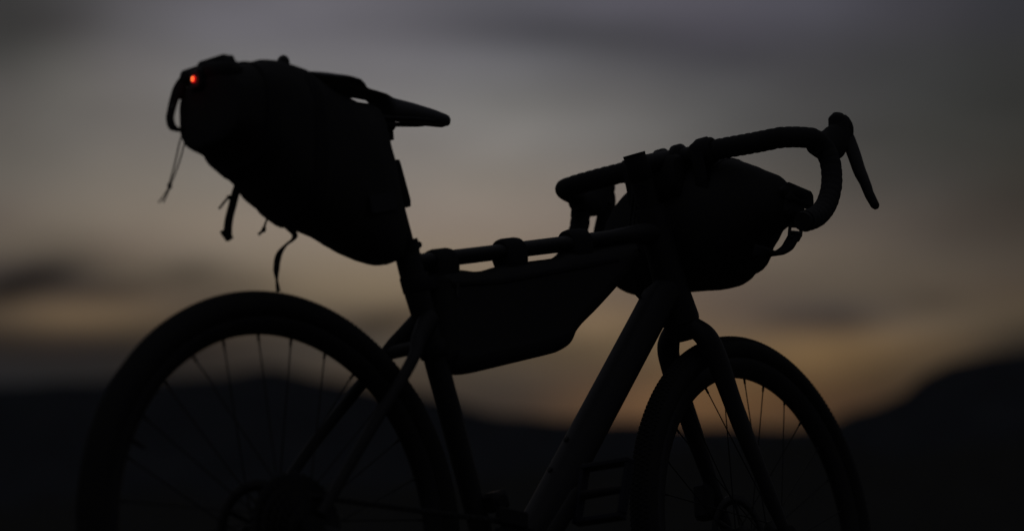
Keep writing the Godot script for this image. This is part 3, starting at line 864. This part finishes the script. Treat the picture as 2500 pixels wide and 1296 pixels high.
	put("hanging_strap", join([tube([Vector3(0.0547, 0.8161, -0.050), Vector3(0.0503, 0.8084, -0.050), Vector3(0.0450, 0.7981, -0.050), Vector3(0.0430, 0.7907, -0.050), Vector3(0.0324, 0.7825, -0.050)], [0.0016, 0.0014, 0.0018, 0.0024, 0.0022], 8), blob(Vector3(0.0424, 0.7905, -0.050), Vector3(0.0034, 0.0045, 0.0036))]), "webbing", pack, placed)
	put("hanging_strap", strap([Vector3(0.0755, 0.8069, -0.045), Vector3(0.0834, 0.7976, -0.045), Vector3(0.0946, 0.7895, -0.045), Vector3(0.0969, 0.7845, -0.045), Vector3(0.0917, 0.7782, -0.045), Vector3(0.0794, 0.7702, -0.045), Vector3(0.0673, 0.7585, -0.045), Vector3(0.0615, 0.7477, -0.045), Vector3(0.0578, 0.7311, -0.045), Vector3(0.0577, 0.7160, -0.045), Vector3(0.0594, 0.6992, -0.045)], [0.006, 0.010, 0.009, 0.009, 0.006, 0.004, 0.009, 0.0105, 0.0095, 0.004, 0.0075], 0.0028, Vector3(0.6, 0, 0.8)), "webbing", pack, placed)
	for c in 2:
		var path: Array = [[Vector3(-0.0925, 0.9176, -0.060), Vector3(-0.0975, 0.9081, -0.060), Vector3(-0.1087, 0.8740, -0.060), Vector3(-0.1194, 0.8449, -0.060), Vector3(-0.1204, 0.8400, -0.060), Vector3(-0.1300, 0.8265, -0.060), Vector3(-0.1407, 0.8150, -0.060)], [Vector3(-0.0870, 0.9092, -0.060), Vector3(-0.0895, 0.9048, -0.060), Vector3(-0.1016, 0.8747, -0.060), Vector3(-0.1164, 0.8458, -0.060), Vector3(-0.1196, 0.8401, -0.060), Vector3(-0.1255, 0.8275, -0.060), Vector3(-0.1327, 0.8157, -0.060)]][c]
		put("pull_cord", tube(curve(path, 5), 0.0012, 8), "cord", pack, placed)
	put("cord_knot", blob(Vector3(-0.1196, 0.8410, -0.060), Vector3(0.0036, 0.0052, 0.0036)), "cord", pack, placed)

func make_tail_light() -> void:
	var at := Vector3(-0.1010, 0.9886, -0.0150)
	var lamp := Node3D.new()
	lamp.name = "tail_light"
	lamp.position = at
	add_child(lamp)
	tag(lamp, "small glowing red tail light clipped to the back of the seat pack", "light")
	put("housing", box(Vector3(0.004, 0, 0), Vector3(0.012, 0.030, 0.030), Basis(Vector3(0, 1, 0), -0.2), 0.25), "housing", lamp)
	put("lens", blob(Vector3(-0.0030, 0.0, 0.0), Vector3(0.0024, 0.0046, 0.0036), Basis(Vector3(0, 1, 0), -0.2) * Basis(Vector3(1, 0, 0), 0.35)), "red_lens", lamp)
	for k in 2:
		put("led", blob(Vector3(-0.0055, 0.0015 - 0.0030 * k, 0.0008 - 0.0006 * k), Vector3(0.0008, 0.0010, 0.0015), Basis(Vector3(0, 1, 0), -0.2)), "led_core", lamp)
	var glow := OmniLight3D.new()
	glow.name = "glow"
	glow.position = Vector3(-0.012, 0, 0.002)
	glow.light_color = Color(1.0, 0.06, 0.05)
	glow.light_energy = 0.00003
	glow.light_size = 0.004
	glow.omni_range = 4.0
	glow.omni_attenuation = 2.0
	glow.shadow_enabled = true
	lamp.add_child(glow)

# a flat bag: an outline in the plane of the frame, its rim rounded over a half thickness
func pillow(outline: Array, half: float) -> Array:
	var dense := PackedVector2Array()
	var n := outline.size()
	for i in n:
		var a: Vector2 = outline[(i - 1 + n) % n]
		var b: Vector2 = outline[i]
		var c: Vector2 = outline[(i + 1) % n]
		var d: Vector2 = outline[(i + 2) % n]
		for k in 4:
			dense.append(b.lerp(c, k / 4.0) * 0.5 + b.cubic_interpolate(c, a, d, k / 4.0) * 0.5)
	var m := dense.size()
	var area := 0.0
	for i in m:
		area += dense[i].cross(dense[(i + 1) % m])
	var rings := []
	for q in 9:
		var phi := -PI / 2.0 + PI * q / 8.0
		var inset := half * 0.9 * (1.0 - cos(phi))
		var ring := PackedVector3Array()
		for i in m:
			var t := (dense[(i + 1) % m] - dense[(i - 1 + m) % m]).normalized()
			var inward := Vector2(-t.y, t.x) * (1.0 if area > 0.0 else -1.0)
			var p := dense[i] + inward * inset
			ring.append(Vector3(p.x, p.y, half * sin(phi)))
		rings.append(ring)
	var l := loft(rings, false, false)
	var tri := Geometry2D.triangulate_polygon(dense)
	for side in 2:
		var r: PackedVector3Array = rings[0 if side == 0 else 8]
		for k in range(0, tri.size(), 3):
			var a := r[tri[k]]
			var b := r[tri[k + 1]]
			var c := r[tri[k + 2]]
			var up := (b - a).cross(c - a).z > 0.0
			if up == (side == 1):
				l[1].append_array([a, b, c])
			else:
				l[1].append_array([a, c, b])
	# the first ring lies on the left, so walls run outwards only for one turning sense: make it that one
	var vol := 0.0
	for k in range(0, l[0].size(), 3):
		vol += l[0][k].dot(l[0][k + 1].cross(l[0][k + 2]))
	if vol < 0.0:
		for k in range(0, l[0].size(), 3):
			var swap: Vector3 = l[0][k + 1]
			l[0][k + 1] = l[0][k + 2]
			l[0][k + 2] = swap
	return l

func make_frame_bag() -> void:
	var at := Vector3(0.50, 0.62, 0)
	var bag := bag_root("frame_bag", at)
	tag(bag, "flat black half frame bag slung below the top tube of the bicycle", "bag")
	var placed := Transform3D(Basis.IDENTITY, -at)
	var outline := []
	for p in [[0.3250, 0.7382], [0.3775, 0.7483], [0.4089, 0.7482], [0.4329, 0.7511], [0.4704, 0.7614], [0.5396, 0.7747], [0.5914, 0.7835], [0.6158, 0.7928], [0.6836, 0.8044], [0.7787, 0.8253], [0.7851, 0.7931], [0.7345, 0.7475], [0.6820, 0.7070], [0.6425, 0.6790], [0.6240, 0.6620], [0.6120, 0.6455], [0.5860, 0.6325], [0.5048, 0.6140], [0.3935, 0.5895], [0.3559, 0.5855], [0.3250, 0.6018], [0.3230, 0.6799]]:
		outline.append(Vector2(p[0], p[1]))
	put("bag_body", pillow(outline, 0.027), "nylon", bag, placed)
	put("zip", tube([Vector3(0.345, 0.7200, 0.0275), Vector3(0.45, 0.7330, 0.0280), Vector3(0.60, 0.7640, 0.0280), Vector3(0.72, 0.7880, 0.0275)], Vector2(0.0045, 0.0012), 8), "webbing", bag, placed)
	put("zip_pull", tube([Vector3(0.352, 0.7205, 0.0295), Vector3(0.350, 0.7000, 0.0300)], Vector2(0.0030, 0.0010), 8), "buckle", bag, placed)
	var along := Vector3(1.0, 0.168, 0).normalized()
	var across := Vector3(-along.y, along.x, 0)
	for k in 3:
		var x: float = [0.3455, 0.4975, 0.6500][k]
		var mid := Vector3(x, 0.7622 + (x - 0.3455) * 0.1655, 0)
		var rings := []
		for e: Vector2 in [Vector2(-0.0220, 0.35), Vector2(-0.0190, 0.8), Vector2(-0.0120, 1.0), Vector2(0.0120, 1.0), Vector2(0.0190, 0.8), Vector2(0.0220, 0.35)]:
			var ring := PackedVector3Array()
			for j in 28:
				var w := TAU * j / 28
				var o := Vector2(cos(w) * (0.0175 + 0.0035 * e.y), sin(w) * (0.0145 + 0.0062 * e.y))
				if o.y < 0.0:
					o.y = o.y * 1.9 - 0.004
				ring.append(mid + along * e.x + across * (o.y + [-0.0040, 0.0004, 0.0030][k]) + Vector3(0, 0, o.x))
			rings.append(ring)
		put("tube_strap", loft(rings), "webbing", bag, placed)
	# round the seat tube at the lower rear corner, and near the top
	for t: float in [0.365, 0.468]:
		var c := BB + ST * t
		put("seat_tube_strap", tube([c - ST * 0.0135, c - ST * 0.0115, c + ST * 0.0115, c + ST * 0.0135], [Vector2(0.0185, 0.0185), Vector2(0.0225, 0.0215), Vector2(0.0225, 0.0215), Vector2(0.0185, 0.0185)] if t < 0.4 else [Vector2(0.0220, 0.0185), Vector2(0.0232, 0.0215), Vector2(0.0232, 0.0215), Vector2(0.0220, 0.0185)], 22), "webbing", bag, placed)
		put("strap_tab", box(c + Vector3(0.024, 0, 0), Vector3(0.030, 0.022, 0.030), Basis(Vector3(0, 0, 1), 0.28), 0.2), "webbing", bag, placed)

const ROLL := [        # z, middle ahead, middle up, radius
	[-0.237, 1.006, 0.863, 0.027], [-0.211, 1.007, 0.862, 0.043], [-0.180, 1.007, 0.862, 0.067], [-0.150, 1.003, 0.869, 0.085], [-0.105, 0.998, 0.876, 0.098], [0.023, 0.993, 0.874, 0.112], [0.070, 0.986, 0.875, 0.101], [0.113, 0.977, 0.880, 0.078], [0.149, 0.970, 0.881, 0.055], [0.177, 0.965, 0.877, 0.042], [0.200, 0.961, 0.871, 0.019]]

func make_bar_roll() -> void:
	var at := steer * Vector3(0.993, 0.762, 0.0)
	var bag := bag_root("handlebar_bag", at)
	tag(bag, "big black roll bag strapped lengthwise in front of the handlebar", "bag")
	var placed := Transform3D(Basis.IDENTITY, -at) * steer
	var rings := []
	var rows := smooth_rows(ROLL, 6)
	for v in rows:
		var ring := PackedVector3Array()
		for j in 40:
			var w := TAU * j / 40
			ring.append(Vector3(v[1] + cos(w) * v[3], v[2] + sin(w) * v[3], v[0]))
		rings.append(ring)
	put("roll_body", loft(crumple(rings, 4, 0.0025)), "nylon", bag, placed)
	# webbing that ties the roll to the bar
	for s in [-1.0, 1.0]:
		var hoop := []
		var z: float = s * 0.070
		var r := 0.0985 if s < 0.0 else 0.0965
		var mid := Vector3(0.996 if s < 0.0 else 0.986, 0.875, z)
		for j in 28:
			var w := deg_to_rad(170.0 - 300.0 * j / 27.0) - deg_to_rad(20.0)
			hoop.append(mid + Vector3(cos(w), sin(w), 0) * (r + 0.0025))
		for q: Vector2 in [Vector2(0.893, 0.945), Vector2(0.888, 0.972), Vector2(0.893, 0.990), Vector2(0.908, 1.001), Vector2(0.924, 0.996), Vector2(0.934, 0.981)]:
			hoop.append(Vector3(q.x, q.y, z))
		put("bar_strap", tube(hoop, Vector2(0.0014, 0.0125), 12, Vector3(0, 0, 1), true, true, 4.0), "webbing", bag, placed)
		put("foam_spacer", tube([Vector3(0.9105, 0.979, s * 0.050), Vector3(0.9105, 0.979, s * 0.054), Vector3(0.9100, 0.978, s * 0.062), Vector3(0.9090, 0.977, s * 0.088), Vector3(0.9088, 0.977, s * 0.094)], [0.0170, 0.0190, 0.0222, 0.0225, 0.0180], 22, Vector3(0, 1, 0)), "rubber", bag, placed)
	put("mount_pad", tube([Vector3(0.895, 0.945, -0.034), Vector3(0.895, 0.945, -0.030), Vector3(0.895, 0.945, 0.030), Vector3(0.895, 0.945, 0.034)], [Vector2(0.024, 0.030), Vector2(0.030, 0.036), Vector2(0.030, 0.036), Vector2(0.024, 0.030)], 18, Vector3(0, 1, 0), false, true, 3.0), "rubber", bag, placed)
	# rolled end with its buckle, and the ladder strap that hangs from it
	put("roll_end", join([blob(Vector3(0.9620, 0.8830, 0.2020), Vector3(0.036, 0.0150, 0.018), Basis(Vector3(0, 0, 1), -0.1)), box(Vector3(0.9700, 0.8800, 0.2080), Vector3(0.074, 0.032, 0.014), Basis(Vector3(0, 0, 1), -0.12), 0.3), box(Vector3(0.9620, 0.8600, 0.2000), Vector3(0.048, 0.034, 0.018), Basis(Vector3(0, 0, 1), -0.2), 0.3)]), "nylon", bag, placed)
	put("ladder_strap", strap([Vector3(0.9700, 0.8640, 0.195), Vector3(0.9760, 0.8520, 0.191), Vector3(0.9780, 0.8380, 0.190), Vector3(0.9770, 0.8330, 0.190)], 0.0230, 0.0060, Vector3(0.45, 0, 1)), "webbing", bag, placed)
	var loop := put("ladder_strap", strap([Vector3(0.9700, 0.8170, 0.190), Vector3(0.9560, 0.8040, 0.190), Vector3(0.9420, 0.7930, 0.190), Vector3(0.9200, 0.7835, 0.188), Vector3(0.9010, 0.7820, 0.180), Vector3(0.8900, 0.7900, 0.160)], 0.0210, 0.0085, Vector3(0.45, 0, 1)), "webbing", bag, placed)
	put("ladder_buckle", join([tube([Vector3(0.9610, 0.8335, 0.190), Vector3(0.9540, 0.8130, 0.190)], 0.0028, 8), tube([Vector3(0.9960, 0.8370, 0.190), Vector3(0.9900, 0.8200, 0.190), Vector3(0.9790, 0.8100, 0.190)], 0.0030, 8),
		tube([Vector3(0.9600, 0.8325, 0.190), Vector3(0.9960, 0.8360, 0.190)], 0.0030, 8), tube([Vector3(0.9570, 0.8215, 0.190), Vector3(0.9910, 0.8235, 0.190)], 0.0034, 8), tube([Vector3(0.9540, 0.8130, 0.190), Vector3(0.9810, 0.8130, 0.190)], 0.0040, 8)]), "buckle", loop)
